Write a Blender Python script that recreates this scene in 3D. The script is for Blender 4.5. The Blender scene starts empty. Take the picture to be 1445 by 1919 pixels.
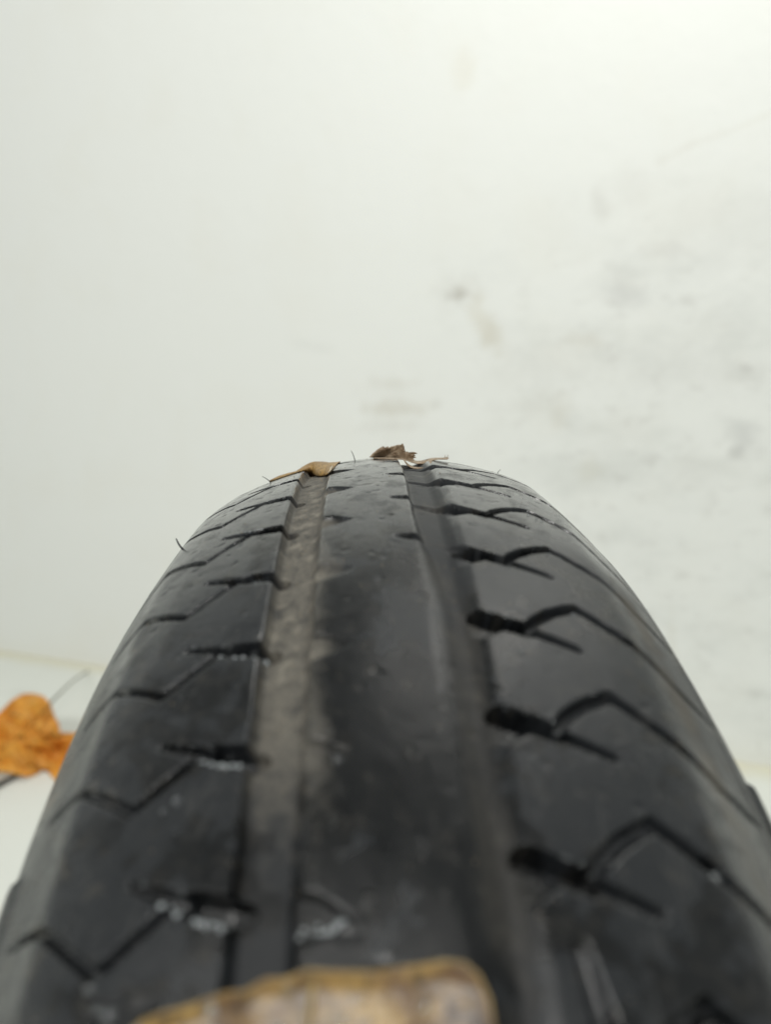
import bpy, math, random
import numpy as np
from mathutils import Vector, Matrix, noise

random.seed(7)
S = bpy.context.scene
COL = S.collection
MM = 0.001

# ---------------------------------------------------------------- camera
CAM = np.array([-10.846, -273.619, 323.985]) * MM
YAW, PIT, ROL, FPX = 0.0304717, 0.1576666, -0.021216, 1332.0
PW, PH = 1445.0, 1919.0


def cam_axes():
    cy, sy, cp, sp = math.cos(YAW), math.sin(YAW), math.cos(PIT), math.sin(PIT)
    f = np.array([sy * cp, cy * cp, -sp])
    r = np.array([cy, -sy, 0.0])
    u = np.cross(r, f)
    c, s = math.cos(ROL), math.sin(ROL)
    return c * r + s * u, -s * r + c * u, f


CR, CU, CF = cam_axes()
cd = bpy.data.cameras.new('camera')
cam = bpy.data.objects.new('camera', cd)
COL.objects.link(cam)
m = Matrix.Identity(4)
for i in range(3):
    m[i][0], m[i][1], m[i][2], m[i][3] = CR[i], CU[i], -CF[i], CAM[i]
cam.matrix_world = m
cd.sensor_fit = 'VERTICAL'
cd.lens = 24.0
cd.sensor_height = 24.0 * PH / FPX
cd.sensor_width = 24.0 * PW / FPX
cd.clip_start = 0.01
cd.clip_end = 50
cd.dof.use_dof = True
cd.dof.focus_distance = 0.262
cd.dof.aperture_fstop = 24.0 / 3.9
S.camera = cam

# ---------------------------------------------------------------- light
S.view_settings.view_transform = 'Standard'
S.view_settings.look = 'None'
S.view_settings.exposure = 0.16
S.view_settings.gamma = 1.0
w = bpy.data.worlds.new('World')
S.world = w
w.use_nodes = True
bg = w.node_tree.nodes['Background']
bg.inputs[0].default_value = (0.96, 1.0, 0.965, 1)
bg.inputs[1].default_value = 0.36


def area(name, loc, target, sx, sy, power, col):
    l = bpy.data.lights.new(name, 'AREA')
    l.shape = 'RECTANGLE'
    l.size, l.size_y, l.energy, l.color = sx, sy, power, col
    o = bpy.data.objects.new(name, l)
    COL.objects.link(o)
    o.location = loc
    o.rotation_euler = (Vector(target) - Vector(loc)).to_track_quat('-Z', 'Y').to_euler()
    return o


area('ceiling_lamp', (0.60, 0.52, 1.80), (0.0, 1.05, 0.0), 0.60, 0.40, 9.5, (1.0, 0.985, 0.935))
area('rear_fill', (-0.9, -1.8, 2.1), (-0.3, 1.2, 1.05), 1.4, 0.5, 47.0, (1.0, 0.985, 0.945))  # unseen fill added behind the camera to lighten the wall evenly
S.cycles.use_denoising = True
S.cycles.max_bounces = 8

# ---------------------------------------------------------------- helpers
def tag(o, label=None, cat=None, group=None, kind=None):
    for k, v in (('label', label), ('category', cat), ('group', group), ('kind', kind)):
        if v:
            o[k] = v
    return o


def empty(name, loc=(0, 0, 0)):
    o = bpy.data.objects.new(name, None)
    o.empty_display_size = 0.02
    o.location = loc
    COL.objects.link(o)
    return o


def mesh_obj(name, verts, faces, mat, parent=None, smooth=True):
    me = bpy.data.meshes.new(name)
    me.from_pydata([tuple(v) for v in verts], [], [tuple(f) for f in faces])
    me.validate()
    me.update()
    if smooth:
        me.polygons.foreach_set('use_smooth', [True] * len(me.polygons))
    me.materials.append(mat)
    o = bpy.data.objects.new(name, me)
    COL.objects.link(o)
    if parent:
        o.parent = parent
        o.matrix_parent_inverse = parent.matrix_world.inverted() if False else Matrix.Translation(-Vector(parent.location))
    return o


def ray(px, py):
    return CF + CR * ((px - PW / 2) / FPX) - CU * ((py - PH / 2) / FPX)


def at(px, py, Y):
    """point of the photograph's pixel in the upright plane y = Y (millimetres)"""
    d = ray(px, py)
    return CAM + d * ((Y * MM - CAM[1]) / d[1])


def on_floor(px, py, z=-0.3):
    d = ray(px, py)
    return CAM + d * ((z - CAM[2]) / d[2])


class NT:
    """small shader-node builder"""
    def __init__(self, name):
        self.m = bpy.data.materials.new(name)
        self.m.use_nodes = True
        self.t = self.m.node_tree
        self.b = self.t.nodes['Principled BSDF']

    def n(self, typ, **kw):
        x = self.t.nodes.new(typ)
        for k, v in kw.items():
            setattr(x, k, v)
        return x

    def put(self, sock, v):
        if isinstance(v, bpy.types.NodeSocket):
            self.t.links.new(v, sock)
        elif isinstance(v, (tuple, list)):
            sock.default_value = tuple(v) + ((1.0,) if len(v) == 3 and len(sock.default_value) == 4 else ())
        else:
            sock.default_value = v

    def math(self, op, a, b=0.0, c=0.0):
        x = self.n('ShaderNodeMath', operation=op)
        self.put(x.inputs[0], a); self.put(x.inputs[1], b); self.put(x.inputs[2], c)
        return x.outputs[0]

    def step(self, v, lo, hi, a=0.0, b=1.0):
        x = self.n('ShaderNodeMapRange', interpolation_type='SMOOTHSTEP')
        self.put(x.inputs[0], v); self.put(x.inputs[1], lo); self.put(x.inputs[2], hi)
        self.put(x.inputs[3], a); self.put(x.inputs[4], b)
        return x.outputs[0]

    def mix(self, f, a, b):
        x = self.n('ShaderNodeMix', data_type='RGBA')
        self.put(x.inputs[0], f); self.put(x.inputs[6], a); self.put(x.inputs[7], b)
        return x.outputs[2]

    def noise(self, vec, scale, detail=4, rough=0.55, dist=0.0, ch=0):
        x = self.n('ShaderNodeTexNoise')
        self.put(x.inputs['Vector'], vec)
        self.put(x.inputs['Scale'], scale); self.put(x.inputs['Detail'], detail)
        self.put(x.inputs['Roughness'], rough); self.put(x.inputs['Distortion'], dist)
        return x.outputs[ch]

    def mapping(self, vec, scale=(1, 1, 1), loc=(0, 0, 0), rot=(0, 0, 0)):
        x = self.n('ShaderNodeMapping')
        self.put(x.inputs[0], vec)
        x.inputs['Location'].default_value = loc
        x.inputs['Rotation'].default_value = rot
        x.inputs['Scale'].default_value = scale
        return x.outputs[0]

    def obj(self):
        return self.n('ShaderNodeTexCoord').outputs['Object']

    def attr(self, name):
        return self.n('ShaderNodeAttribute', attribute_name=name)

    def bump(self, h, strength, dist):
        x = self.n('ShaderNodeBump')
        self.put(x.inputs['Height'], h)
        x.inputs['Strength'].default_value = strength
        x.inputs['Distance'].default_value = dist
        self.t.links.new(x.outputs[0], self.b.inputs['Normal'])

    def set(self, **kw):
        for k, v in kw.items():
            self.put(self.b.inputs[k.replace('_', ' ')], v)
        return self.m


# ---------------------------------------------------------------- setting: wall and floor
WA, WB = on_floor(0, 1219), on_floor(1445, 1437)
wdir = (WB - WA); wdir /= np.linalg.norm(wdir)
wn = np.array([wdir[1], -wdir[0], 0.0])          # towards the camera


def wall_uv(px, py):
    d = ray(px, py)
    t = np.dot(WA - CAM, wn) / np.dot(d, wn)
    p = CAM + d * t
    return float(np.dot(p - WA, wdir)), float(p[2] + 0.3)


def wall_material():
    k = NT('white_painted_board')
    o = k.obj()
    sx = k.n('ShaderNodeSeparateXYZ'); k.put(sx.inputs[0], o)
    X, Z = sx.outputs[0], sx.outputs[2]
    base = (0.83, 0.845, 0.815)
    # smudged area on the right-hand half of the board: horizontal wipes and grey scuffs
    streak = k.mapping(o, scale=(5.0, 1, 14.0))
    n1 = k.noise(k.mapping(o, scale=(3.2, 1, 6.5), loc=(1.7, 0, .4)), 1.5, 6, 0.62)
    n2 = k.noise(k.mapping(o, scale=(9, 1, 16), loc=(3, 0, 1)), 2.2, 5, 0.65)
    x0, _ = wall_uv(690, 760)
    x1, _ = wall_uv(1150, 760)
    _, ztop = wall_uv(1100, 250)
    _, zmid = wall_uv(1100, 620)
    right = k.step(X, x0, x1)
    low = k.step(Z, zmid, ztop, 1.0, 0.0)
    area_m = k.math('MULTIPLY', right, low)
    sm = k.math('MULTIPLY', k.step(n1, 0.42, 0.74), area_m)
    sc = k.math('MULTIPLY', k.step(n2, 0.52, 0.76), area_m)
    col = k.mix(k.math('MULTIPLY', sm, 0.46), base, (0.58, 0.60, 0.57))
    col = k.mix(k.math('MULTIPLY', sc, 0.36), col, (0.47, 0.46, 0.43))
    warm = k.step(k.noise(o, 6.0, 3), 0.45, 0.75)
    col = k.mix(k.math('MULTIPLY', warm, 0.10), col, (0.74, 0.70, 0.58))
    # single marks: (px, py, half width px, half height px, tilt, strength, colour)
    marks = [(862, 553, 16, 10, 0, .75, (.40, .38, .33)), (860, 546, 38, 24, 0, .22, (.55, .54, .50)),
             (905, 600, 14, 42, .45, .40, (.60, .55, .42)), (925, 632, 15, 26, .4, .36, (.55, .52, .42)),
             (735, 765, 40, 9, 0, .55, (.58, .55, .46)), (737, 718, 32, 8, 0, .30, (.58, .56, .48)),
             (735, 800, 40, 8, 0, .28, (.58, .57, .53)), (735, 760, 42, 48, 0, .12, (.60, .58, .54)),
             (1165, 553, 34, 16, -.3, .45, (.50, .50, .49)), (1178, 520, 22, 16, 0, .26, (.55, .55, .52)),
             (1245, 470, 40, 10, 0, .28, (.54, .53, .50)), (1125, 385, 12, 22, .4, .28, (.56, .55, .51)),
             (1395, 820, 22, 26, .3, .45, (.46, .47, .46)), (1380, 850, 12, 10, 0, .45, (.42, .42, .40)),
             (1395, 695, 34, 14, 0, .30, (.52, .52, .49)), (1045, 775, 20, 24, .3, .34, (.57, .53, .43)),
             (1000, 765, 48, 12, 0, .20, (.55, .54, .50)), (1095, 640, 26, 12, 0, .30, (.58, .54, .45)),
             (870, 130, 18, 24, .1, .30, (.70, .66, .54)), (1300, 880, 30, 28, 0, .26, (.52, .52, .48)),
             (1180, 800, 44, 30, 0, .18, (.56, .55, .49)), (1105, 880, 20, 20, 0, .25, (.60, .57, .46)),
             (1385, 238, 75, 6, .26, .20, (.60, .57, .48)), (1270, 285, 55, 6, .42, .16, (.62, .59, .51)), (1180, 350, 60, 26, .3, .20, (.58, .57, .53)),
             (1340, 430, 90, 50, .1, .20, (.58, .58, .55)), (1250, 690, 110, 40, 0, .20, (.57, .57, .54)), (1010, 690, 90, 30, .1, .16, (.60, .59, .55)), (820, 755, 9, 8, 0, .3, (.52, .52, .47)),
             (585, 650, 30, 9, -.2, .16, (.55, .56, .52)), (1260, 1240, 7, 60, .05, .22, (.62, .59, .48))]
    wob = k.noise(o, 26.0, 4, 0.65)
    wobv = k.math('MULTIPLY_ADD', wob, 2.0, -1.0)
    for (px, py, hw, hh, tilt, st, c) in marks:
        cx, cz = wall_uv(px, py)
        ex, _ = wall_uv(px + hw, py)
        _, ez = wall_uv(px, py - hh)
        ax, az = 1.9 * (ex - cx), 1.9 * (ez - cz)
        dx = k.math('SUBTRACT', X, cx); dz = k.math('SUBTRACT', Z, cz)
        ct, st_ = math.cos(tilt), math.sin(tilt)
        ua = k.math('DIVIDE', k.math('ADD', k.math('MULTIPLY', dx, ct), k.math('MULTIPLY', dz, st_)), ax)
        ub = k.math('DIVIDE', k.math('SUBTRACT', k.math('MULTIPLY', dz, ct), k.math('MULTIPLY', dx, st_)), az)
        d = k.math('SQRT', k.math('ADD', k.math('MULTIPLY', ua, ua), k.math('MULTIPLY', ub, ub)))
        d = k.math('ADD', d, wobv)
        f = k.math('MULTIPLY', k.step(d, 0.0, 1.2, 1.0, 0.0), st * .78)
        col = k.mix(f, col, c)
    k.bump(k.noise(o, 30, 5, 0.6), 0.25, 0.004)
    return k.set(Base_Color=col, Roughness=0.55, Specular_IOR_Level=0.3)


def floor_material():
    k = NT('white_floor_sheet')
    o = k.obj()
    sx = k.n('ShaderNodeSeparateXYZ'); k.put(sx.inputs[0], o)
    # distance from the wall foot
    dist = k.math('ADD', k.math('MULTIPLY', sx.outputs[0], float(wn[0])),
                  k.math('ADD', k.math('MULTIPLY', sx.outputs[1], float(wn[1])), float(-np.dot(WA, wn))))
    n = k.noise(o, 14, 4, 0.6)
    edge = k.step(k.math('ADD', dist, k.math('MULTIPLY', n, 0.05)), 0.02, 0.10, 1.0, 0.0)
    col = k.mix(k.math('MULTIPLY', edge, 0.55), (0.76, 0.78, 0.73), (0.66, 0.60, 0.38))
    col = k.mix(k.math('MULTIPLY', k.step(k.noise(o, 7, 5, .6), .55, .8), 0.35), col, (0.55, 0.53, 0.47))
    k.bump(n, 0.2, 0.003)
    return k.set(Base_Color=col, Roughness=0.5, Specular_IOR_Level=0.35)


def build_setting():
    L = 2.6
    c = WA + wdir * 0.0
    x0, x1, h, th = -1.6, 2.9, 2.0, 0.02
    # gently bowed board; local x along the wall, local y towards the camera, local z up
    nx, nz = 40, 24
    V, F = [], []
    for side in (0, 1):
        for j in range(nz + 1):
            for i in range(nx + 1):
                x = x0 + (x1 - x0) * i / nx; z = h * j / nz
                b = 0.006 * noise.noise(Vector((x * 1.3, z * 1.1, 3.0)))
                V.append((x, b - th * side, z))
    q = (nx + 1) * (nz + 1)
    for j in range(nz):
        for i in range(nx):
            a = j * (nx + 1) + i
            F.append((a, a + 1, a + nx + 2, a + nx + 1))
            F.append((q + a, q + a + nx + 1, q + a + nx + 2, q + a + 1))
    o = mesh_obj('wall', V, F, wall_material())
    mw = Matrix.Identity(4)
    for i in range(3):
        mw[i][0], mw[i][1], mw[i][2] = wdir[i], wn[i], (0, 0, 1)[i]
    mw.translation = Vector(WA)
    o.matrix_world = mw
    tag(o, 'smudged white painted board standing behind the tyre', 'wall', kind='structure')
    f = mesh_obj('floor', [(-3, -1.6, -.3), (3, -1.6, -.3), (3, 3, -.3), (-3, 3, -.3)], [(0, 1, 2, 3)], floor_material(), smooth=False)
    tag(f, 'white floor sheet under the tyre', 'floor', kind='structure')


build_setting()

# ---------------------------------------------------------------- tyre
RAD = 300.0
CA, CB = 0.0032884, 6.65e-8
NP = 68
PITCH = 2 * math.pi / NP * RAD                    # mm along the crown
PHL, PHR = 0.0544 * RAD, 0.1318 * RAD             # anchor of the left / right row


def crown(u):
    return RAD - CA * u * u - CB * u ** 4 + .6 * math.exp(-((u + 8) / 30.0) ** 2)


PROF = [(-72, 178), (-79, 180), (-84, 190), (-90, 205), (-95, 220), (-96.5, 233), (-95, 243.5), (-90.3, 253.8), (-85, 261.8),
        (-80, 268.8), (-75, 275.2), (-70.5, 280.6), (-66, 283.9)]
PROF += [(float(u), crown(u)) for u in np.arange(-61, 47, 4.0)]
PROF += [(50.5, 290.9), (55, 287.6), (60, 283), (65, 278.2), (70, 272.7), (75, 266.2), (80, 258.4), (84, 250.2), (87, 241), (88, 231),
         (85, 217), (78, 203), (71, 190), (64, 180), (55, 178)]


def profile_samples():
    P = np.array(PROF, float)
    # Catmull-Rom, dense
    out = []
    for i in range(len(P) - 1):
        p0, p1, p2, p3 = P[max(i - 1, 0)], P[i], P[i + 1], P[min(i + 2, len(P) - 1)]
        for t in np.linspace(0, 1, 40, endpoint=False):
            out.append(.5 * ((2 * p1) + (-p0 + p2) * t + (2 * p0 - 5 * p1 + 4 * p2 - p3) * t * t + (-p0 + 3 * p1 - 3 * p2 + p3) * t ** 3))
    out.append(P[-1])
    D = np.array(out)
    for _ in range(30):                            # take the kinks out
        D[1:-1] = .25 * D[:-2] + .5 * D[1:-1] + .25 * D[2:]
    s = np.concatenate([[0], np.cumsum(np.hypot(*np.diff(D, axis=0).T))])
    # columns: fine across the tread, coarse on the side walls
    cols, x = [0.0], 0.0
    while x < s[-1]:
        u = np.interp(x, s, D[:, 0]); r = np.interp(x, s, D[:, 1])
        step = 0.5 if (r > 277 and -74 < u < 62) else (1.0 if r > 262 else 2.5)
        x += step
        cols.append(min(x, s[-1]))
    cols = np.array(cols)
    U = np.interp(cols, s, D[:, 0]); R = np.interp(cols, s, D[:, 1])
    tu, tr = np.gradient(U), np.gradient(R)
    ln = np.hypot(tu, tr)
    return U, R, -tr / ln, tu / ln                # normal (u, r) pointing outwards


def sstep(x, a, b):
    t = np.clip((x - a) / (b - a), 0, 1)
    return t * t * (3 - 2 * t)


def seg_depth(u, t, pts, edge=0.55):
    """depth of a groove along a polyline of (u, t, half width, depth)"""
    out = np.zeros_like(u)
    for (u0, t0, w0, d0), (u1, t1, w1, d1) in zip(pts[:-1], pts[1:]):
        L2 = (u1 - u0) ** 2 + (t1 - t0) ** 2
        k = np.clip(((u - u0) * (u1 - u0) + (t - t0) * (t1 - t0)) / L2, 0, 1)
        d = np.hypot(u - (u0 + k * (u1 - u0)), t - (t0 + k * (t1 - t0)))
        w = w0 + k * (w1 - w0)
        out = np.maximum(out, (d0 + k * (d1 - d0)) * sstep(w - d, -edge * .5, edge * .5))
    return out


def poly_depth(u, t, pts, depth, edge=0.6):
    """depth inside a convex polygon (counter-clockwise in u, t)"""
    d = np.full_like(u, 1e9)
    for (u0, t0), (u1, t1) in zip(pts, pts[1:] + pts[:1]):
        L = math.hypot(u1 - u0, t1 - t0)
        d = np.minimum(d, ((u1 - u0) * (t - t0) - (t1 - t0) * (u - u0)) / L)
    return depth * sstep(d, -edge * .5, edge * .5)


L_SLOT = [(-33, 0.4, 2.0, 6.5), (-35, 0.1, 2.0, 6.5), (-41, -1.5, 1.8, 6.0), (-43.5, -2.3, 1.1, 3.4), (-53, -6.4, .65, 1.6)]
L_ZIG = [(-44.5, -1.5, .85, 2.6), (-56.5, 7.0, .9, 2.6), (-70.5, -2.6, .9, 2.2), (-78, -3.6, .9, 1.6), (-82, -3.9, .5, 0.0)]
R_SLOT = [(14.2, -.4, 2.1, 6.5), (16, .3, 2.2, 6.5), (25.0, 3.5, 1.9, 6.0), (26.8, 4.2, 1.1, 3.2), (35.8, 7.8, .8, 2.0)]
R_ZIG = [(25.0, 3.2, 1.0, 2.8), (28, -.4, 1.2, 3.0), (32, -3.7, 1.3, 3.0), (36, -5.9, 1.3, 3.0), (39.2, -7.3, 1.3, 3.0),
         (52, 2.6, 1.1, 2.6), (59.5, 7.6, 1.0, 2.2), (66, 10.2, .9, 1.4), (71, 11.5, .5, 0.0)]


def path_t(u, pts):
    p = sorted((a[0], a[1]) for a in pts)
    return np.interp(u, [a[0] for a in p], [a[1] for a in p])


LP = [(-31, .6), (-34, .3), (-44.5, -2.0), (-56.5, 7.0), (-70.5, -2.6), (-82, -3.9)]
RP = [(12, -1), (16, .2), (25.2, 3.5), (28, -1.2), (32, -4.3), (36, -6), (39.2, -6.8), (52, 2.6), (59.5, 7.6), (71, 11.5)]


def fbm(x, y, seed, octaves=4):
    """cheap value noise for whole arrays"""
    rng = np.random.default_rng(seed)
    out = np.zeros_like(x); amp = 1.0; tot = 0
    for o in range(octaves):
        g = rng.random((64, 64))
        xi, yi = np.floor(x).astype(int), np.floor(y).astype(int)
        fx, fy = x - xi, y - yi
        fx = fx * fx * (3 - 2 * fx); fy = fy * fy * (3 - 2 * fy)
        a = g[xi % 64, yi % 64]; b = g[(xi + 1) % 64, yi % 64]; c = g[xi % 64, (yi + 1) % 64]; d = g[(xi + 1) % 64, (yi + 1) % 64]
        out += amp * ((a * (1 - fx) + b * fx) * (1 - fy) + (c * (1 - fx) + d * fx) * fy)
        tot += amp; amp *= .5; x = x * 2.03 + 7; y = y * 2.03 + 3
    return out / tot - .5


def tread_depth(u, t, r0):
    """how far (mm) the worn tread lies below its crown; u, t arrays in mm"""
    dep = np.zeros_like(u)
    wob = 0.7 * fbm(t / 9.0, u * 0 + 2.2, 5)
    chip = .38 * fbm(u / 2.6, t / 2.6, 17, 3) + .35 * fbm(u / 14.0, t / 19.0, 21, 2)
    # two grooves round the tyre: one wall steep, the other worn off at a slant
    gl = 3.4 * sstep(u + wob, -34.9, -33.6) * (1 - sstep(u - wob, -25.6, -22.2))
    soft = sstep(t, 70, 125) * (1 - sstep(t, 900, 905))   # the right groove's inner wall is worn away lower down
    gr = (3.0 - .9 * soft) * sstep(u + wob, 2.6, 4.6 + 6.5 * soft) * (1 - sstep(u - wob, 10.5, 16.2))
    dep = np.maximum(gl, gr)
    for ph, feats in ((PHL, (L_SLOT, L_ZIG)), (PHR, (R_SLOT, R_ZIG))):
        rel = np.mod(t - ph + PITCH / 2, PITCH) - PITCH / 2
        for off in (-PITCH, 0, PITCH):
            rr = rel + off
            for f in feats:
                dep = np.maximum(dep, seg_depth(u + .5 * chip, rr + .5 * wob + chip, f, 0.75 if f is L_SLOT or f is R_SLOT else .6))
            if ph == PHR:
                dep = np.maximum(dep, poly_depth(u, rr, [(12, 1.5), (20, 3.2), (14.5, 6.4), (12, 6.4)], 1.7, 1.6))
                dep = np.maximum(dep, seg_depth(u, rr, [(14.5, -1.0, 1.9, 4.3), (9, -4.6, 1.8, 4.0), (4, -6.6, 1.7, 3.4), (1.5, -6.8, 1.4, 2.4), (-2.2, -7.1, .7, .8)], .9) * (1 - soft))
            else:
                dep = np.maximum(dep, poly_depth(u, rr, [(-26, -1.8), (-20, -.4), (-15, 2.9), (-17.5, 4.4), (-26, 7.0)], 1.5, 1.6))
                dep = np.maximum(dep, poly_depth(u, rr, [(-37.0, .5), (-32, -2.6), (-32, 3.2)], 2.4, 1.2))
    # worn hollow next to the right groove, wear bar in the left groove
    dep = np.maximum(dep, seg_depth(u, t, [(20.6, 191, 1.1, 1.6), (22, 200, 1.5, 2.2), (23, 214, 1.4, 2.0)], 1.4))
    # side wall relief: raised panels below the shoulders
    ang = np.mod(t / RAD + math.pi, 2 * math.pi) - math.pi
    for a0 in (-2.3, -0.55, 0.527, 1.7):
        m_ = sstep(ang, a0, a0 + .006) * (1 - sstep(ang, a0 + .62, a0 + .626))
        dep = dep - 1.1 * m_ * (u < -60) * sstep(-r0, -258.5, -256.5) * (1 - sstep(-r0, -226, -222))
    for a0 in (-2.2, -0.5, 0.482, 1.75):
        m_ = sstep(ang, a0, a0 + .006) * (1 - sstep(ang, a0 + .62, a0 + .626))
        dep = dep - 1.3 * m_ * (u > 60) * sstep(-r0, -265.5, -263.5) * (1 - sstep(-r0, -228, -224))
    # mould rings on the side walls, small knocks and unevenness everywhere
    dep = dep - .45 * (np.exp(-((r0 - 271) / .9) ** 2)) * (np.abs(u + 9) > 72)
    dep = dep + .16 * fbm(u / 11.0, t / 13.0, 1) + .05 * fbm(u / 2.1, t / 2.3, 2)
    pit = fbm(u / 3.1, t / 2.4, 8, 2)
    dep = dep + .16 * sstep(pit, .24, .40)
    return dep


def rubber_material(name, groove=False):
    k = NT(name)
    pc = k.attr('tread_uv').outputs['Vector']
    dp = k.attr('tread_depth').outputs['Fac']
    s = k.n('ShaderNodeSeparateXYZ'); k.put(s.inputs[0], pc)
    U, T = s.outputs[0], s.outputs[1]
    n_big = k.noise(pc, 0.045, 3, 0.5, 0.4)
    n_mid = k.noise(pc, 0.22, 5, 0.6, 0.3)
    n_fine = k.noise(pc, 1.3, 4, 0.6)
    # standing water film: widest on the centre rib towards the front of the tyre
    rib = k.math('MULTIPLY', k.math('MULTIPLY', k.step(U, -26, -20), k.step(U, 22, 4)), k.step(T, 75, 120))
    wsum = k.math('ADD', k.math('MULTIPLY_ADD', n_mid, .34, k.math('MULTIPLY', n_big, .66)), k.math('MULTIPLY', rib, k.step(T, 140, 185, .10, .15)))
    wet = k.step(wsum, 0.505, 0.55)
    col = k.mix(wet, (0.0160, 0.0178, 0.0200), (0.0040, 0.0046, 0.0052))
    rough = k.math('ADD', k.step(wet, 0, 1, 0.24, 0.12), k.math('MULTIPLY', k.math('MULTIPLY', k.step(T, 70, 100), k.step(T, 165, 135)), k.math('MULTIPLY', k.step(U, -8, 0), .14)))
    # dried grey-brown film: shoulders and scattered patches
    dust = k.step(n_mid, 0.52, 0.75)
    sh = k.math('MAXIMUM', k.step(U, 44, 60), k.step(U, -52, -72))
    dry = k.math('MULTIPLY', k.math('MAXIMUM', dust, k.math('MULTIPLY', k.step(n_fine, .60, .70), .8)), k.math('MULTIPLY_ADD', sh, 0.55, 0.20))
    col = k.mix(dry, col, (0.105, 0.096, 0.080))
    rough = k.math('MULTIPLY_ADD', dry, 0.35, rough)
    smear = k.step(k.noise(k.mapping(pc, scale=(.16, .055, 1), loc=(3, 11, 0)), 1.0, 5, .62, .8), .55, .72)
    col = k.mix(k.math('MULTIPLY', smear, .22), col, (0.085, 0.083, 0.078))
    rough = k.math('MULTIPLY_ADD', smear, 0.12, rough)
    # band of dried mud on the right shoulder
    band = k.math('MULTIPLY', k.step(k.math('ABSOLUTE', k.math('SUBTRACT', U, k.math('MULTIPLY_ADD', n_mid, 5.0, 57.0))), 1.0, 4.5, 1.0, 0.0),
                  k.step(n_big, 0.35, 0.6))
    col = k.mix(k.math('MULTIPLY', band, 0.45), col, (0.14, 0.125, 0.10))
    rough = k.math('MULTIPLY_ADD', band, 0.3, rough)
    # mud dried on the groove floors, washed out where water stands
    inl = k.math('MULTIPLY', k.step(U, -36, -33), k.step(k.math('MULTIPLY_ADD', n_mid, 8.0, U), -12, -19))
    inr = k.math('MULTIPLY', k.step(U, 3, 5), k.step(U, 18, 12))
    gfl = k.step(dp, 0.5, 1.4)
    keep = k.step(k.math('MULTIPLY_ADD', n_mid, 70.0, T), 212, 184)
    spread = k.math('MULTIPLY', k.step(k.math('MULTIPLY_ADD', n_big, 26.0, k.math('MULTIPLY_ADD', n_mid, 14.0, U)), 2.5, -3.5), k.step(U, -25, -23))
    spread = k.math('MULTIPLY', spread, k.math('MULTIPLY', k.step(T, 60, 100), .62))
    ml = k.math('MULTIPLY', k.math('MAXIMUM', k.math('MULTIPLY', inl, gfl), k.math('MULTIPLY', spread, k.step(U, -8, -14))),
                k.math('MULTIPLY', keep, k.step(n_mid, .32, .50, .35, 1.0)))
    mr = k.math('MULTIPLY', k.math('MULTIPLY', inr, gfl), k.math('MULTIPLY', k.step(n_big, .42, .62), .16))
    mud = k.math('MAXIMUM', ml, mr)
    mudc = k.mix(k.step(n_fine, .42, .66), (0.105, 0.098, 0.086), (0.17, 0.157, 0.128))
    mudc = k.mix(k.math('MULTIPLY', k.step(n_mid, .52, .68), .8), mudc, (0.235, 0.218, 0.180))
    col = k.mix(k.math('MULTIPLY', mud, .92), col, mudc)
    rough = k.math('MULTIPLY_ADD', mud, 0.35, rough)
    floor_ = k.math('MULTIPLY', k.math('MAXIMUM', inl, inr), gfl)
    rough = k.math('MINIMUM', k.math('MULTIPLY_ADD', floor_, 0.25, rough), .8)
    film = k.math('MULTIPLY', k.math('SUBTRACT', 1.0, floor_), k.math('MULTIPLY', k.math('MULTIPLY', k.step(U, -80, -66), k.step(U, 70, 58)), k.step(k.noise(pc, .12, 4, .6, .5), .36, .52, .12, .70)))
    film = k.math('MULTIPLY', film, k.math('SUBTRACT', 1.0, k.math('MULTIPLY', k.math('MULTIPLY', k.step(T, 70, 95), k.step(T, 165, 140)), k.math('MULTIPLY', k.step(U, -8, 0), .9))))
    # tan grains
    gr = k.math('MULTIPLY', k.step(n_fine, .68, .76), .6)
    col = k.mix(k.math('MULTIPLY', gr, k.step(n_big, .45, .6)), col, (0.19, 0.16, 0.11))
    k.bump(k.math('ADD', k.noise(pc, 2.6, 5, .65), k.math('MULTIPLY_ADD', n_mid, .8, k.noise(k.mapping(pc, scale=(3.0, .25, 1)), 1.0, 4, .7))), 0.32, 0.0003)
    return k.set(Base_Color=col, Roughness=rough, Specular_IOR_Level=0.5, IOR=1.39, Coat_Weight=film, Coat_Roughness=0.1, Coat_IOR=1.33)


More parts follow.
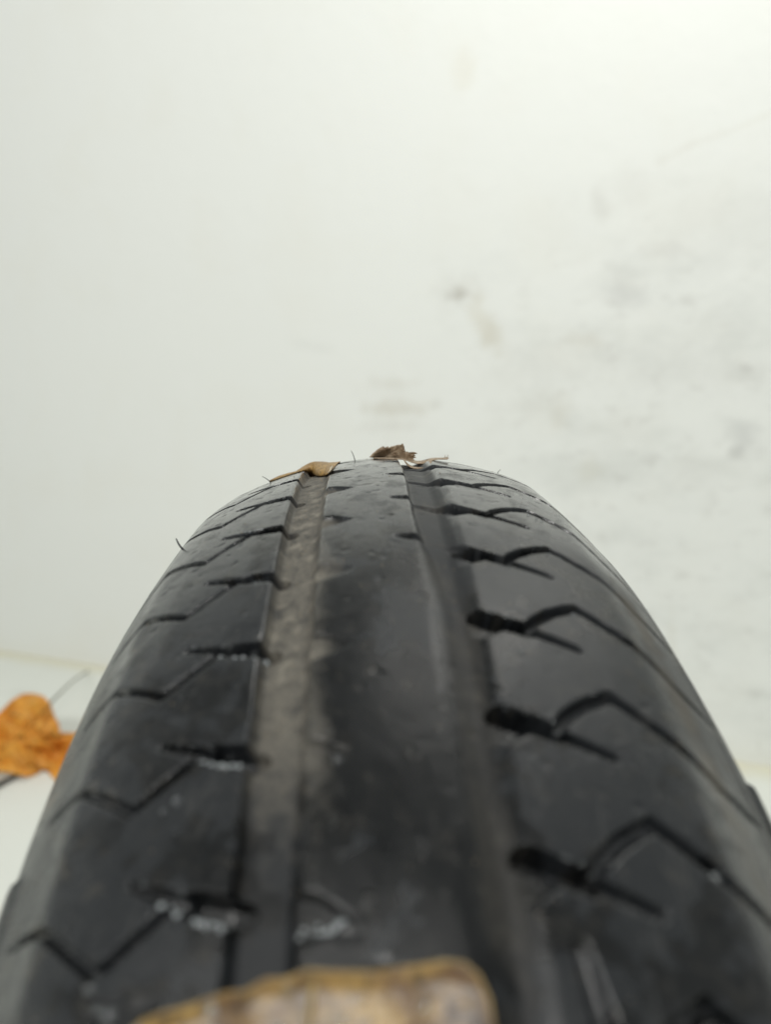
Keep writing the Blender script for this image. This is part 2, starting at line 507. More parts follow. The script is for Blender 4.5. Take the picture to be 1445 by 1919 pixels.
def build_tyre():
    root = empty('tyre', (0, 0, -0.3))
    tag(root, 'worn wet black rubber tyre standing upright on the white floor', 'tyre')
    U, R, NU, NR = profile_samples()
    fine = np.arange(-0.30, 0.92, 0.42 / RAD)
    rest = np.linspace(fine[-1], fine[0] + 2 * math.pi, 960)[1:-1]
    A = np.concatenate([fine, rest])
    nr, nc = len(A), len(U)
    uu, aa = np.meshgrid(U, A)
    rr = np.broadcast_to(R, uu.shape)
    t = aa * RAD
    tw = np.where(t > math.pi * RAD, t - 2 * math.pi * RAD, t)
    dep = tread_depth(uu, tw, rr)
    # pinch the noise seam-free: it is only a hairline behind the tyre
    pu = uu - dep * NU
    pr = rr - dep * NR
    X = pu; Y = -pr * np.sin(aa); Z = pr * np.cos(aa)
    P = np.stack([X, Y, Z], -1) * MM
    P[..., 2] += 0.3
    # vertex normals of the whole surface so that part borders stay invisible
    dA = np.roll(P, -1, 0) - np.roll(P, 1, 0)
    dU = np.gradient(P, axis=1)
    N = np.cross(dA, dU); N /= np.linalg.norm(N, axis=-1, keepdims=True) + 1e-12
    N *= np.sign(np.sum(N * np.stack([NU + 0 * aa, -NR * np.sin(aa), NR * np.cos(aa)], -1), -1, keepdims=True))
    # label every cell
    uc = .5 * (uu[:, :-1] + uu[:, 1:]); rc = .5 * (rr[:, :-1] + rr[:, 1:])
    tn = np.roll(tw, -1, 0)[:, :-1]
    tc = tw[:, :-1] + .5 * np.where(tn > tw[:, :-1], tn - tw[:, :-1], tn - tw[:, :-1] + 2 * math.pi * RAD * (np.abs(tn - tw[:, :-1]) > 100))
    lab = np.zeros(uc.shape, int)                  # 0 centre rib
    lab[(uc > -34.2) & (uc < -23.0)] = 1
    lab[(uc > 3.4) & (uc < 15.0)] = 2
    lm = uc <= -34.2
    kl = np.mod(np.floor((tc - PHL - path_t(uc, LP)) / PITCH), NP).astype(int)
    lab[lm] = 100 + kl[lm]
    rm = uc >= 15.0
    kr = np.mod(np.floor((tc - PHR - path_t(uc, RP)) / PITCH), NP).astype(int)
    lab[rm] = 300 + kr[rm]
    lab[(uc < -78)] = 3
    lab[(uc < -40) & (rc < 271)] = 3
    lab[(uc > 30) & (rc < 271)] = 4
    i, j = np.meshgrid(np.arange(nr), np.arange(nc - 1), indexing='ij')
    i2 = (i + 1) % nr
    quads = np.stack([i * nc + j, i2 * nc + j, i2 * nc + j + 1, i * nc + j + 1], -1).reshape(-1, 4)
    Pf, Nf = P.reshape(-1, 3), N.reshape(-1, 3)
    uvf = np.stack([uu, tw, 0 * uu], -1).reshape(-1, 3)
    df = dep.reshape(-1)
    # face orientation
    q = quads[1000]
    nrm = np.cross(Pf[q[1]] - Pf[q[0]], Pf[q[3]] - Pf[q[0]])
    if np.dot(nrm, Nf[q[0]]) < 0:
        quads = quads[:, ::-1]
    lab = lab.reshape(-1)
    mat = rubber_material('wet_worn_rubber')
    order = np.argsort(lab, kind='stable')
    ls, st = np.unique(lab[order], return_index=True)
    st = list(st) + [len(order)]
    names = {0: 'centre_rib', 1: 'groove', 2: 'groove', 3: 'sidewall', 4: 'sidewall'}
    labels = {1: 'left groove with grey-brown dried mud on its floor', 2: 'right groove, wet and dark grey'}
    for n, l in enumerate(ls):
        fq = quads[order[st[n]:st[n + 1]]]
        vid, inv = np.unique(fq, return_inverse=True)
        inv = inv.reshape(-1)
        me = bpy.data.meshes.new('tread_block' if l >= 100 else names[l])
        me.vertices.add(len(vid)); me.vertices.foreach_set('co', Pf[vid].ravel())
        me.loops.add(len(inv)); me.loops.foreach_set('vertex_index', inv.astype(np.int32))
        me.polygons.add(len(fq))
        me.polygons.foreach_set('loop_start', np.arange(0, len(inv), 4, dtype=np.int32))
        me.polygons.foreach_set('loop_total', np.full(len(fq), 4, np.int32))
        me.polygons.foreach_set('use_smooth', np.ones(len(fq), bool))
        me.update(calc_edges=True)
        a = me.attributes.new('tread_uv', 'FLOAT_VECTOR', 'POINT'); a.data.foreach_set('vector', uvf[vid].ravel())
        a = me.attributes.new('tread_depth', 'FLOAT', 'POINT'); a.data.foreach_set('value', df[vid])
        me.normals_split_custom_set_from_vertices(Nf[vid])
        me.materials.append(mat)
        o = bpy.data.objects.new(me.name, me)
        COL.objects.link(o)
        o.parent = root
        if l in labels:
            o['label'] = labels[l]
    # inner liner closes the carcass from bead to bead
    IN = [(-72, 178), (-64, 184), (-80, 212), (-83, 235), (-74, 258), (-50, 272), (-9, 280), (35, 274), (58, 258), (70, 235), (64, 212), (47, 184), (55, 178)]
    na = 160
    V = [(u * MM, -r * MM * math.sin(a), r * MM * math.cos(a) + .3) for a in np.linspace(0, 2 * math.pi, na, endpoint=False) for u, r in IN]
    F = []
    k = len(IN)
    for i in range(na):
        for j in range(k - 1):
            F.append((i * k + j, i * k + j + 1, ((i + 1) % na) * k + j + 1, ((i + 1) % na) * k + j))
    kk = NT('matt_inner_rubber')
    lm_ = kk.set(Base_Color=(.025, .025, .026), Roughness=.7)
    me_o = mesh_obj('inner_liner', V, F, lm_)
    me_o.parent = root
    return root


tyre = build_tyre()


def surf(u, t, h=0.0):
    """point on the worn tread in world metres, h mm above it"""
    P = np.array(PROF)
    r = np.interp(u, P[:, 0], P[:, 1])
    d = float(tread_depth(np.array([float(u)]), np.array([float(t)]), np.array([r]))[0])
    sl = (np.interp(u + 1, P[:, 0], P[:, 1]) - np.interp(u - 1, P[:, 0], P[:, 1])) / 2
    ln = math.hypot(1, sl)
    nu, nr_ = -sl / ln, 1 / ln
    uu, rr = u + (h - d) * nu, r + (h - d) * nr_
    a = t / RAD
    n = np.array([nu, -nr_ * math.sin(a), nr_ * math.cos(a)])
    return np.array([uu, -rr * math.sin(a), rr * math.cos(a)]) * MM, n


def tube(path, radii, seg=6):
    V, F = [], []
    path = [np.array(p, float) for p in path]
    for i, p in enumerate(path):
        d = path[min(i + 1, len(path) - 1)] - path[max(i - 1, 0)]
        d = d / (np.linalg.norm(d) + 1e-12)
        s = np.cross(d, (0.3, 0.2, 0.93)); s /= np.linalg.norm(s)
        q = np.cross(d, s)
        for k in range(seg):
            a = 2 * math.pi * k / seg
            V.append(p + radii[i] * (math.cos(a) * s + math.sin(a) * q))
    for i in range(len(path) - 1):
        for k in range(seg):
            F.append((i * seg + k, i * seg + (k + 1) % seg, (i + 1) * seg + (k + 1) % seg, (i + 1) * seg + k))
    F.append(tuple(range(seg))[::-1])
    F.append(tuple(range((len(path) - 1) * seg, len(path) * seg)))
    return V, F


def build_hairs():
    k = NT('moulding_hair_rubber')
    mat = k.set(Base_Color=(.02, .021, .023), Roughness=.45)
    # (u, t, length mm, lean u, lean t, radius)
    hairs = [(-14.0, -12, 4.6, -.35, -.1, .20), (-70.5, 47.5, 3.6, -.1, -.9, .40), (-72.5, 52.0, 2.2, -.2, -.3, .3), (-74, 52.8, 1.9, .2, .1, .3),
             (-74, 56.4, 1.7, .1, .3, .3), (-84, 81, 1.6, .1, .2, .3), (-47.5, -7.2, 3.0, -1.3, 0, .22), (49.5, 12.6, 1.6, .5, 0, .25),
             (54.5, 42.6, 1.3, .3, 0, .25), (65, 58.2, 1.7, .2, .2, .28), (68.5, 79.8, 1.5, .3, .2, .28), (62, 68, 1.3, .4, .2, .3), (44, -14, 2.0, .6, 0, .16)]
    for (u, t, L, lu, lt, r) in hairs:
        p, n = surf(u, t, -.3)
        a = t / RAD
        e = np.array([1, 0, 0]); f = np.array([0, -math.cos(a), -math.sin(a)])
        path = []
        for i in range(6):
            s = i / 5
            path.append(p + (n * (L * s) + e * (lu * L * s * s * .6) + f * (lt * L * s * s)) * MM)
        V, F = tube(path, [r * MM * (1 - .45 * i / 5) for i in range(6)])
        V = [v + np.array([0, 0, .3]) for v in V]
        o = mesh_obj('rubber_hair', V, F, mat)
        o.parent = tyre


build_hairs()

# ---------------------------------------------------------------- leaves
def leaf_material(name, c1, c2, c3, scale, rough, spots=0.0, trans=0.0, stripes=None):
    k = NT(name)
    o = k.obj()
    n1 = k.noise(o, scale, 5, .6, .3)
    n2 = k.noise(o, scale * 4.5, 4, .6)
    col = k.mix(k.step(n1, .38, .62), c1, c2)
    col = k.mix(k.math('MULTIPLY', k.step(n2, .52, .72), .8), col, c3)
    if stripes:
        st = k.noise(k.mapping(o, scale=stripes), 1.0, 3, .6)
        col = k.mix(k.math('MULTIPLY', k.step(st, .48, .66), .85), col, c3)
    if spots:
        v = k.n('ShaderNodeTexVoronoi'); k.put(v.inputs['Vector'], o); v.inputs['Scale'].default_value = spots
        col = k.mix(k.step(v.outputs[0], .22, .36, .8, 0.0), col, (.05, .032, .012))
    k.bump(n2, .5, .0006)
    k.set(Base_Color=col, Roughness=rough, Specular_IOR_Level=.5)
    if trans:
        t = k.n('ShaderNodeBsdfTranslucent'); k.put(t.inputs[0], col)
        mx = k.n('ShaderNodeMixShader'); mx.inputs[0].default_value = trans
        k.t.links.new(k.b.outputs[0], mx.inputs[1]); k.t.links.new(t.outputs[0], mx.inputs[2])
        k.t.links.new(mx.outputs[0], k.t.nodes['Material Output'].inputs[0])
    return k.m


def thicken(V, F, th):
    """closed sheet of thickness th from an open sheet"""
    V = [np.array(v, float) for v in V]
    N = [np.zeros(3) for _ in V]
    edges = {}
    for f in F:
        n = np.cross(V[f[1]] - V[f[0]], V[f[-1]] - V[f[0]])
        for i in f:
            N[i] = N[i] + n
        for a, b in zip(f, f[1:] + f[:1]):
            edges[(a, b)] = 1
    N = [n / (np.linalg.norm(n) + 1e-15) for n in N]
    q = len(V)
    W = [v + n * th / 2 for v, n in zip(V, N)] + [v - n * th / 2 for v, n in zip(V, N)]
    G = [tuple(f) for f in F] + [tuple(i + q for i in reversed(f)) for f in F]
    for (a, b) in edges:
        if (b, a) not in edges:
            G.append((b, a, a + q, b + q))
    return W, G


def star_sheet(outline, centre, rings, fn, sub=3):
    """sheet inside a star-shaped outline; fn(x, y, s) -> world point, s = 0 centre .. 1 rim"""
    pts = []
    n = len(outline)
    for i in range(n):
        a, b = outline[i], outline[(i + 1) % n]
        for k in range(sub):
            pts.append((a[0] + (b[0] - a[0]) * k / sub, a[1] + (b[1] - a[1]) * k / sub))
    M = len(pts)
    V = [fn(centre[0], centre[1], 0.0)]
    F = []
    for r in range(1, rings + 1):
        s = r / rings
        for p in pts:
            V.append(fn(centre[0] + (p[0] - centre[0]) * s, centre[1] + (p[1] - centre[1]) * s, s))
    for i in range(M):
        F.append((0, 1 + i, 1 + (i + 1) % M))
    for r in range(rings - 1):
        for i in range(M):
            a = 1 + r * M + i; b = 1 + r * M + (i + 1) % M
            F.append((a, a + M, b + M, b))
    return V, F


def nz(x, y, z=0.0):
    return noise.noise(Vector((x, y, z)))


# --- torn brown leaf on the crown, in front of the wall
def crown_leaf():
    root = empty('dry_leaf', tuple(at(735, 857, 20)))
    tag(root, 'torn brown leaf standing up on the crown of the tyre, bridging the right groove', 'leaf', 'leaves on the tyre')
    mat = leaf_material('dry_brown_leaf', (.50, .39, .27), (.30, .21, .135), (.66, .56, .44), 420, .6, trans=.25)
    out = [(692, 857), (698, 851), (704, 845), (711, 840), (718, 836.5), (717, 841), (722, 838.5), (727, 836.5), (726, 841), (733, 837), (741, 835), (749, 833), (752, 834),
           (754.5, 830.5), (757, 836), (758, 841), (760, 847), (765, 846.5), (764, 850), (770, 848), (777, 847.5), (782, 850), (776, 851.5), (779, 854), (775, 855),
           (780, 858), (774, 859), (777, 863), (769, 862), (762, 861.5), (752, 859.5), (740, 858.5), (715, 858.5)]

    def fn(x, y, s):
        d = 22 + 5.5 * math.sin((x - 690) * .055) - (857 - y) * .16 + 2.0 * nz(x * .06, y * .08, 1.0) + 1.0 * nz(x * .2, y * .2, 4.0)
        if x > 757:
            d -= (x - 757) * .14
        return at(x, y + .7 * nz(x * .15, y * .15, 9.0), d)
    V, F = star_sheet(out, (736, 850), 7, fn, 3)
    V, F = thicken(V, F, .00022)
    mesh_obj('upright_flap', V, F, mat, root)
    # strip of the blade across the groove: dips, then rises to the right-hand block
    V, F = [], []
    path = [(700, 858.5), (730, 858.8), (752, 859.5), (764, 862.0), (773, 864.8), (782, 866.6), (792, 866.0), (802, 863.5), (811, 860.8), (820, 859.6), (830, 859.4), (838, 859.0), (841, 858.3)]
    thick = [.8, 2.0, 3.2, 3.6, 4.6, 5.0, 5.6, 6.0, 4.2, 2.8, 2.6, 3.2, 1.4]
    rows = 6
    for i, (x, y) in enumerate(path):
        for j in range(rows + 1):
            s = j / rows
            yy = y + thick[i] * (0.5 - s) + .5 * nz(x * .2, s * 3, 2.0)
            V.append(at(x + 1.2 * nz(x * .3, s * 2.0, 6.0), yy, 8 + 15 * s + 1.2 * nz(x * .1, s * 2, 5)))
    for i in range(len(path) - 1):
        for j in range(rows):
            a = i * (rows + 1) + j
            F.append((a, a + rows + 1, a + rows + 2, a + 1))
    V, F = thicken(V, F, .00025)
    mesh_obj('blade', V, F, mat, root)
    # thin torn rim that hangs into the groove below the strip
    V, F = [], []
    path = [(757, 861), (760, 866), (764, 870.5), (769, 874), (776, 876.5), (784, 877.3), (791, 876.2), (797, 873), (803, 868.5), (809, 864)]
    for i, (x, y) in enumerate(path):
        for j in range(4):
            s = j / 3
            V.append(at(x + .8 * nz(i * .8, s, 3), y + (3.0 + .35 * max(0, i - 5) ** 1.6 + 1.6 * nz(i * .9, 2, 1)) * (.5 - s), -2 + 8 * s + nz(i * .5, s, 7)))
    for i in range(len(path) - 1):
        for j in range(3):
            a = i * 4 + j
            F.append((a, a + 4, a + 5, a + 1))
    V, F = thicken(V, F, .00025)
    mesh_obj('torn_rim', V, F, mat, root)
    # scraps that close the gap below the strip
    for pts_ in ([(790, 867), (800, 865), (809, 863), (805, 869), (798, 875), (790, 877.5), (786, 876), (792, 873), (795, 870)],):
        c = (sum(p[0] for p in pts_) / len(pts_), sum(p[1] for p in pts_) / len(pts_))
        V, F = star_sheet(pts_, c, 3, lambda x, y, s: at(x, y, 9 + 2 * nz(x * .2, y * .2)), 2)
        V, F = thicken(V, F, .0002)
        mesh_obj('torn_scrap', V, F, mat, root)
    for pth in ([(836, 858), (840, 855), (839.5, 852)], [(833, 858), (835, 855), (834, 853)]):
        V, F = tube([at(x, y, 16) for x, y in pth], [.00012] * 3, 5)
        mesh_obj('fibre', V, F, mat, root)


crown_leaf()


# --- yellow-brown leaf draped over the left groove
def groove_leaf():
    root = empty('dry_leaf', tuple(at(570, 885, 5)))
    tag(root, 'yellow-brown speckled leaf draped into the left groove on top of the tyre', 'leaf', 'leaves on the tyre')
    mat = leaf_material('speckled_tan_leaf', (.46, .29, .10), (.33, .20, .075), (.55, .40, .20), 240, .45, spots=1150, trans=.2)
    pale = leaf_material('pale_leaf_underside', (.42, .34, .22), (.50, .43, .31), (.34, .25, .14), 300, .5)
    top = [(504, 901), (512, 897.5), (525, 891.5), (541, 887), (550, 885), (556, 883), (563, 878), (571, 873), (580, 868), (587, 866), (593, 865.4), (601, 865.4), (609, 866), (617, 867), (625, 867), (632, 866), (637, 864.8)]
    bot = [(504, 902), (512, 900), (525, 895.6), (541, 890), (550, 887.2), (556, 885.5), (563, 883.5), (571, 883), (580, 886), (587, 889.5), (593, 891.8), (601, 892.4), (609, 891.4), (617, 888), (625, 877.5), (632, 869), (637, 866)]
    def contact(x, y):
        for Y in np.arange(-25, 24, .5):
            p = at(x, y, Y) / MM
            g = 3.2 * sstep(np.array(p[0]), -34.9, -33.6) * (1 - sstep(np.array(p[0]), -25.6, -22.2))
            if math.hypot(p[1], p[2]) <= crown(p[0]) - g + .25:
                return float(Y)
        return 23.0
    V, F = [], []
    rows = 8
    for i in range(len(top)):
        db = contact(*bot[i])
        # front face, then over the crest and down behind
        for j in range(rows + 1):
            s = j / rows
            y = bot[i][1] + (top[i][1] - bot[i][1]) * s
            d = db + (max(db + 1, 21) - db) * s ** 1.5 - 3.0 * math.sin(math.pi * s) * max(0, math.sin(math.pi * (i - 4) / 12)) + 1.0 * s * nz(i * .5, s * 3, 7)
            V.append(at(top[i][0] + 1.2 * nz(i * .7, s * 2.5, 1), y + .6 * nz(i * .9, s * 3, 3), d))
        p = V[-1]
        for j in (1, 2, 3):
            V.append(p + np.array([0, .003 * j, -.0009 * j * j]))
    R_ = rows + 4
    for i in range(len(top) - 1):
        for j in range(R_ - 1):
            a = i * R_ + j
            F.append((a, a + R_, a + R_ + 1, a + 1))
    V, F = thicken(V, F, .0003)
    mesh_obj('blade', V, F, mat, root)
    lip = [(588, 881), (592, 879), (596, 883), (603, 881), (611, 877), (618, 875), (623, 873), (621, 879), (616, 885.5), (609, 889), (601, 890.5), (594, 889.5), (590, 886)]
    V, F = star_sheet(lip, (605, 884), 4, lambda x, y, s: at(x, y, contact(x, min(y + 3, 889)) - 2.2 - 1.2 * (1 - s) + .6 * nz(x * .2, y * .2)), 2)
    V, F = thicken(V, F, .0003)
    mesh_obj('curled_lip', V, F, pale, root)


groove_leaf()


# --- wet leaf stuck to the front of the tread, close to the lens
def front_leaf():
    root = empty('wet_leaf', tuple(surf(-18, 198, 0)[0]))
    tag(root, 'large wet yellow-brown leaf stuck to the front of the tread nearest the viewer', 'leaf', 'leaves on the tyre')
    mat = leaf_material('wet_rotting_leaf', (.34, .215, .065), (.13, .075, .038), (.04, .026, .017), 110, .30, stripes=(170, 110, 110))
    rim = leaf_material('yellow_leaf_edge', (.33, .235, .09), (.24, .16, .07), (.17, .11, .05), 160, .35)
    # top edge in (u, t); runs on below the frame
    edge = [(-55, 208), (-52, 202), (-49, 198.8), (-46, 197.2), (-42, 196.6), (-39, 195.4), (-36, 195.6), (-33, 194.8), (-30, 194.6), (-27, 193.6), (-24, 193.9), (-21, 193.2), (-18, 193.4), (-11, 193.2), (-5, 193.0), (-1, 192.9), (2.2, 193.3), (3.8, 194.8), (4.8, 197.5), (5.4, 202)]
    rows = 14
    V, F = [], []
    for i, (u, t) in enumerate(edge):
        for j in range(rows + 1):
            s = j / rows
            tt = t + 1.3 * nz(u * .35, 3.3, 1) * (1 - s) + (236 - t) * s
            h = 1.0 + 1.3 * math.exp(-s * 9) + 1.0 * nz(u * .12, tt * .12, 3) + .7 * math.sin(u * .42 + .6 * math.sin(u * .17)) * (1 - s)
            a = tt / RAD
            r = crown(u) + h
            V.append(np.array([u + .4 * nz(u * .3, tt * .2, 8), -r * math.sin(a), r * math.cos(a)]) * MM)
    R_ = rows + 1
    for i in range(len(edge) - 1):
        for j in range(rows):
            a = i * R_ + j
            F.append((a, a + 1, a + R_ + 1, a + R_))
    W, G = thicken(V, F, .0004)
    blade = mesh_obj('blade', W, G, mat, root)
    path = [V[i * R_] for i in range(len(edge))]
    W, G = tube(path, [.00026 + .00024 * nz(i * .7, 1.0) for i in range(len(path))], 6)
    mesh_obj('curled_rim', W, G, rim, blade)
    # midrib and side veins
    for (u0, t0, u1, t1) in ((-20, 194, -24, 232), (-20, 200, -38, 222), (-21, 203, -6, 222), (-22, 212, -34, 232)):
        path = []
        for k in range(9):
            s = k / 8; u = u0 + (u1 - u0) * s; t = t0 + (t1 - t0) * s
            r = crown(u) + 1.75 + .7 * nz(u * .12, t * .12, 3); a = t / RAD
            path.append(np.array([u, -r * math.sin(a), r * math.cos(a)]) * MM)
        W, G = tube(path, [.0005 * (1 - .08 * k) for k in range(9)], 6)
        mesh_obj('vein', W, G, rim, blade)


front_leaf()


# --- orange leaf on the floor, left
def floor_leaf():
    base = on_floor(45, 1468)
    root = empty('fallen_leaf', tuple(base))
    tag(root, 'crumpled orange leaf lying on the white floor left of the tyre', 'leaf')
    mat = leaf_material('orange_autumn_leaf', (.86, .42, .06), (.72, .30, .04), (.74, .46, .10), 22, .55, trans=.12)
    z0 = float(np.dot(base - CAM, CF))
    k = z0 / FPX

    out = [(-95, 1330), (-60, 1352), (-30, 1318), (-5, 1338), (20, 1312), (42, 1300), (62, 1299), (80, 1304), (94, 1318), (100, 1338), (110, 1358), (112, 1372), (136, 1374),
           (165, 1372), (150, 1400), (140, 1430), (122, 1470), (100, 1478), (78, 1464), (50, 1456), (20, 1448), (-10, 1444), (-50, 1470), (-80, 1452), (-130, 1450), (-105, 1400), (-140, 1370)]

    def fn(x, y, s):
        # leans away from the viewer: the higher in the sheet, the farther back
        v = (1470 - y) / 170.0
        dep = .010 + .105 * v + .022 * math.sin(x * .045 + y * .02) + .024 * nz(x * .03, y * .03, 2) + .014 * nz(x * .09, y * .09, 5)
        fold = ((y - 1345) - (x - 10) * .55)
        dep += .016 * math.exp(-(fold / 9.0) ** 2)
        fold2 = ((y - 1395) - (x - 40) * .42)
        dep += .013 * math.exp(-(fold2 / 8.0) ** 2)
        d = ray(x, y)
        p = CAM + d * ((base[1] + dep - CAM[1]) / d[1])
        p[2] = max(p[2], -.2985)
        return p
    V, F = star_sheet(out, (20, 1390), 16, fn, 4)
    W, G = thicken(V, F, .0008)
    blade = mesh_obj('blade', W, G, mat, root)
    a = np.array(fn(90, 1322, 1)); b = on_floor(164, 1259) + np.array([0, 0, .002])
    pm = NT('dark_leaf_stalk').set(Base_Color=(.17, .17, .13), Roughness=.6)
    pth = [a + (b - a) * s + np.array([0, 0, .006 * math.sin(math.pi * s)]) for s in np.linspace(0, 1, 9)]
    W, G = tube(pth, [.0024 * (1 - .35 * s) for s in np.linspace(0, 1, 9)], 8)
    mesh_obj('stalk', W, G, pm, root)
    vm = NT('brown_leaf_vein').set(Base_Color=(.20, .09, .02), Roughness=.6)
    for pts in ([(90, 1322), (60, 1355), (30, 1385), (-10, 1410)], [(60, 1355), (85, 1385), (110, 1410)], [(40, 1375), (60, 1420), (80, 1450)], [(60, 1355), (30, 1340), (10, 1335)]):
        path = []
        for (x0, y0), (x1, y1) in zip(pts[:-1], pts[1:]):
            for s in np.linspace(0, 1, 6, endpoint=False):
                path.append(np.array(fn(x0 + (x1 - x0) * s, y0 + (y1 - y0) * s, .5)) - CF * .0008)
        W, G = tube(path, [.0009] * len(path), 5)
        mesh_obj('vein', W, G, vm, blade)
    # dark twig under it
    tw = NT('dark_twig_bark').set(Base_Color=(.022, .018, .014), Roughness=.7)
    p0, p1 = on_floor(-40, 1500), on_floor(48, 1446)
    path = [p0 + (p1 - p0) * s + np.array([0, 0, .004 + .003 * math.sin(5 * s)]) for s in np.linspace(0, 1, 8)]
    W, G = tube(path, [.0052 - .002 * s for s in np.linspace(0, 1, 8)], 8)
    o = mesh_obj('twig', W, G, tw)
    tag(o, 'short dark twig on the floor under the orange leaf', 'twig')


floor_leaf()


# ---------------------------------------------------------------- water and grit on the tyre
def blob(V, F, p, n, ru, rt, h, ang=0.0, seg=10, rings=4):
    n = n / np.linalg.norm(n)
    e = np.cross((0, 1, 0.3), n); e /= np.linalg.norm(e)
    f = np.cross(n, e)
    c, s = math.cos(ang), math.sin(ang)
    e, f = c * e + s * f, -s * e + c * f
    b = len(V)
    V.append(p + n * h)
    for r in range(1, rings + 1):
        a = math.pi * .58 * r / rings
        for k in range(seg):
            q = 2 * math.pi * k / seg
            V.append(p + n * h * math.cos(a) + math.sin(a) * (e * ru * math.cos(q) + f * rt * math.sin(q)))
    for k in range(seg):
        F.append((b, b + 1 + k, b + 1 + (k + 1) % seg))
    for r in range(rings - 1):
        for k in range(seg):
            x = b + 1 + r * seg + k; y = b + 1 + r * seg + (k + 1) % seg
            F.append((x, x + seg, y + seg, y))
    x = b + 1 + (rings - 1) * seg
    F.append(tuple(x + k for k in reversed(range(seg))))


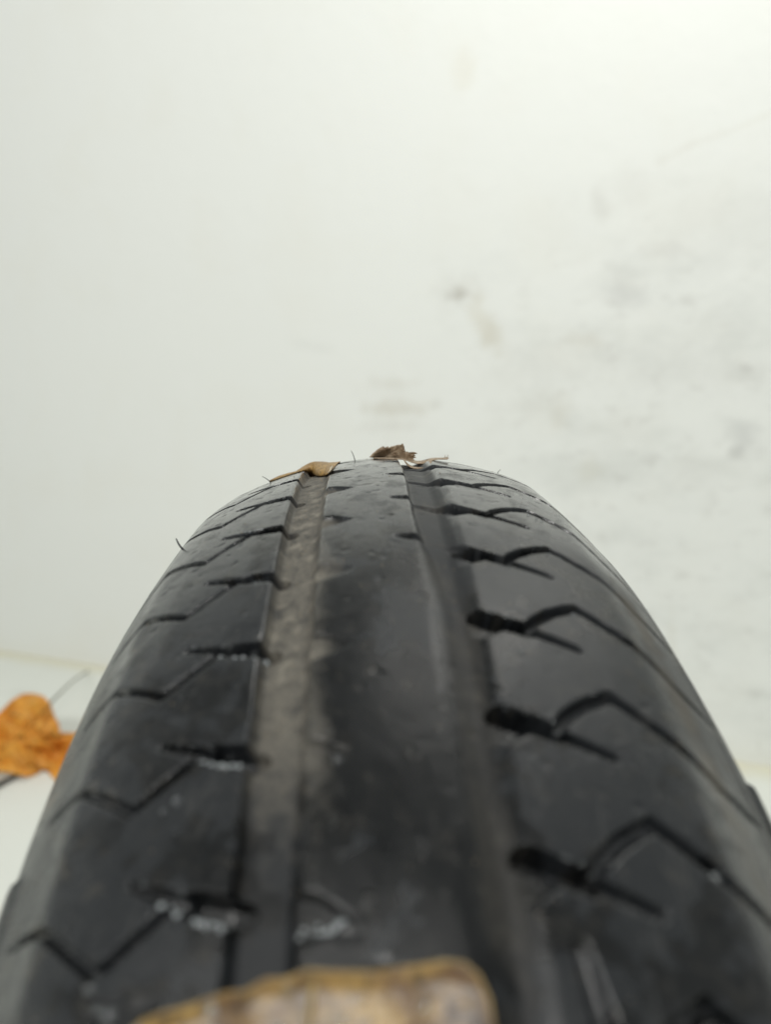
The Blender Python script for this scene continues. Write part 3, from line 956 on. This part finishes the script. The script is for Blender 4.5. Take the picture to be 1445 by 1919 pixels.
def water():
    V, F = [], []

    def drop(u, t, ru, rt, h, ang=0.0, lift=0.0):
        p, n = surf(u, t, lift)
        blob(V, F, p, n, ru * MM, rt * MM, h * MM, ang)
    rng = random.Random(3)
    for k in range(0, 7):
        for i in range(7):
            u = rng.uniform(-52, -36)
            t = PHL + k * PITCH + np.interp(u, [-53, -44, -34], [-6.4, -2.4, .3]) - np.interp(u, [-53, -34], [.9, 2.2])
            r = rng.uniform(.18, .40)
            drop(u, t, r * rng.uniform(1, 1.8), r, r * .75)
        for i in range(5):
            u = rng.uniform(16, 27)
            t = PHR + k * PITCH + .36 * (u - 16) - 2.3
            r = rng.uniform(.15, .36)
            drop(u, t, r * rng.uniform(1, 1.6), r, r * .75)
        for i in range(5):
            u = rng.uniform(34, 56)
            t = PHR + k * PITCH + np.interp(u, [32, 39.2, 52, 60], [-4.3, -7.3, 2.6, 7.6]) + rng.choice((-1.5, 1.5))
            r = rng.uniform(.15, .34)
            drop(u, t, r * 1.2, r, r * .75)
    # larger pools caught on the lower slot edges, as in the picture
    for (u, t, ru, rt, h) in ((-47.0, 162.0, 1.0, .9, .8), (-49.5, 163.4, .5, .5, .4), (-17.0, 158.0, 1.2, .8, .6), (-34.5, 101.0, 1.0, 1.0, .7), (-34.2, 129.5, .9, 1.0, .7),
                              (38.5, 172.4, .7, .65, .6), (38.5, 144.2, .6, .5, .5), (27.5, 155.6, .7, .6, .6), (48.0, 179.6, 1.0, .8, .7), (38.0, 117.8, .5, .45, .45),
                              (26.5, 127.8, .55, .5, .5), (22.0, 133.2, .7, .6, .5), (38.5, 90.6, .5, .4, .4), (40.5, 90.0, .4, .35, .35), (41.5, 91.5, .4, .35, .35),
                              (14.5, 67.8, .6, .6, .5), (18.0, 66.6, .6, .5, .5), (39.0, 63.6, .45, .4, .4), (41.0, 66.0, .45, .4, .4), (42.5, 67.0, .4, .35, .35),
                              (-52.0, 195.6, 1.6, 1.3, 1.0), (-56.5, 191.5, 1.3, .9, .8), (-54.5, 194.5, 1.0, .7, .7), (-57.5, 189.5, .7, .6, .6), (19.5, 159.5, .5, .4, .4)):
        drop(u, t, ru, rt, h)
    for i in range(60):
        u = rng.uniform(-60, 58); t = rng.uniform(20, 210)
        r = rng.uniform(.08, .26)
        drop(u, t, r * rng.uniform(1, 1.5), r, r * .6)
    # on the front leaf
    for (u, t, r) in ((-35.0, 196.4, 1.1), (-34.8, 199.6, 1.3), (-25.0, 200.0, 1.2), (-23.8, 194.8, .8), (-46, 198.8, 1.2), (-30, 203, .9), (-16, 199, .6), (-4, 198, .5)):
        a = t / RAD
        rr = crown(u) + 2.2
        n = np.array([0.0, -math.sin(a), math.cos(a)])
        blob(V, F, np.array([u, -rr * math.sin(a), rr * math.cos(a)]) * MM, n, r * MM, r * MM * .9, r * MM * .7)
    k = NT('clear_water')
    mat = k.set(Base_Color=(.9, .94, .96), Roughness=.03, IOR=1.33, Transmission_Weight=.93)
    o = mesh_obj('water_droplets', V, F, mat)
    tag(o, 'clear water beads along the wet tread edges of the tyre', 'water', kind='stuff')
    # wet glints put into the colour of tiny pale beads along the lower lips of the left slots and in the notch nearest the viewer
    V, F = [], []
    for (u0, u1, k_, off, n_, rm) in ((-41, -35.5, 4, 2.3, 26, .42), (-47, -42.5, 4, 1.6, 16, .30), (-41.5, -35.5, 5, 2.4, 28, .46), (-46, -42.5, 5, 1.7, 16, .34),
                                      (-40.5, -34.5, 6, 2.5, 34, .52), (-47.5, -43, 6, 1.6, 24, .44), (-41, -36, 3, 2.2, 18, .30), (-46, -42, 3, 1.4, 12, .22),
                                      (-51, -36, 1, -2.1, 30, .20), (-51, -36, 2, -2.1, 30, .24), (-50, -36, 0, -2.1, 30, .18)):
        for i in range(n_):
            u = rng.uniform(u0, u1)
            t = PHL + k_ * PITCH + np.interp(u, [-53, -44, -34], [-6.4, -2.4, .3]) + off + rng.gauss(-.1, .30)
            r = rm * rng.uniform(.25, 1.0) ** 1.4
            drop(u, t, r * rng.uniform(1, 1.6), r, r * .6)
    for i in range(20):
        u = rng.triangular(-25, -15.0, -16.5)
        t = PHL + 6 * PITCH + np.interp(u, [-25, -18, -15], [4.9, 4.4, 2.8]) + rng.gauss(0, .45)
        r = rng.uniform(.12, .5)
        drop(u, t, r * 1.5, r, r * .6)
    k = NT('glint_beads')
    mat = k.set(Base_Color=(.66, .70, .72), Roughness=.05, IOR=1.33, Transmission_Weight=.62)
    o = mesh_obj('glint_beads', V, F, mat)
    tag(o, 'thin strings of pale beads standing in for wet glints on the lips of the left tread slots', 'froth', kind='stuff')  # not real froth: pale beads standing in for wet glints


water()


def grit():
    V, F = [], []
    rng = random.Random(11)
    for i in range(260):
        if i < 150:
            u = rng.uniform(-33, -22); t = rng.uniform(-20, 165)
        else:
            u = rng.uniform(-72, 62); t = rng.uniform(-20, 200)
        r = rng.uniform(.08, .30)
        p, n = surf(u, t, 0)
        b = len(V)
        ax = [np.array([1, 0, 0]), np.array([0, 1, 0]), np.array([0, 0, 1])]
        for d in ax:
            for sgn in (1, -1):
                V.append(p + d * sgn * r * MM * rng.uniform(.6, 1.3))
        for f in ((0, 2, 4), (2, 1, 4), (1, 3, 4), (3, 0, 4), (2, 0, 5), (1, 2, 5), (3, 1, 5), (0, 3, 5)):
            F.append(tuple(b + x for x in f))
    k = NT('tan_sand')
    mat = k.set(Base_Color=(.24, .195, .13), Roughness=.8)
    o = mesh_obj('sand_grains', V, F, mat, smooth=False)
    tag(o, 'tan sand grains scattered over the tread of the tyre', 'sand', kind='stuff')


grit()
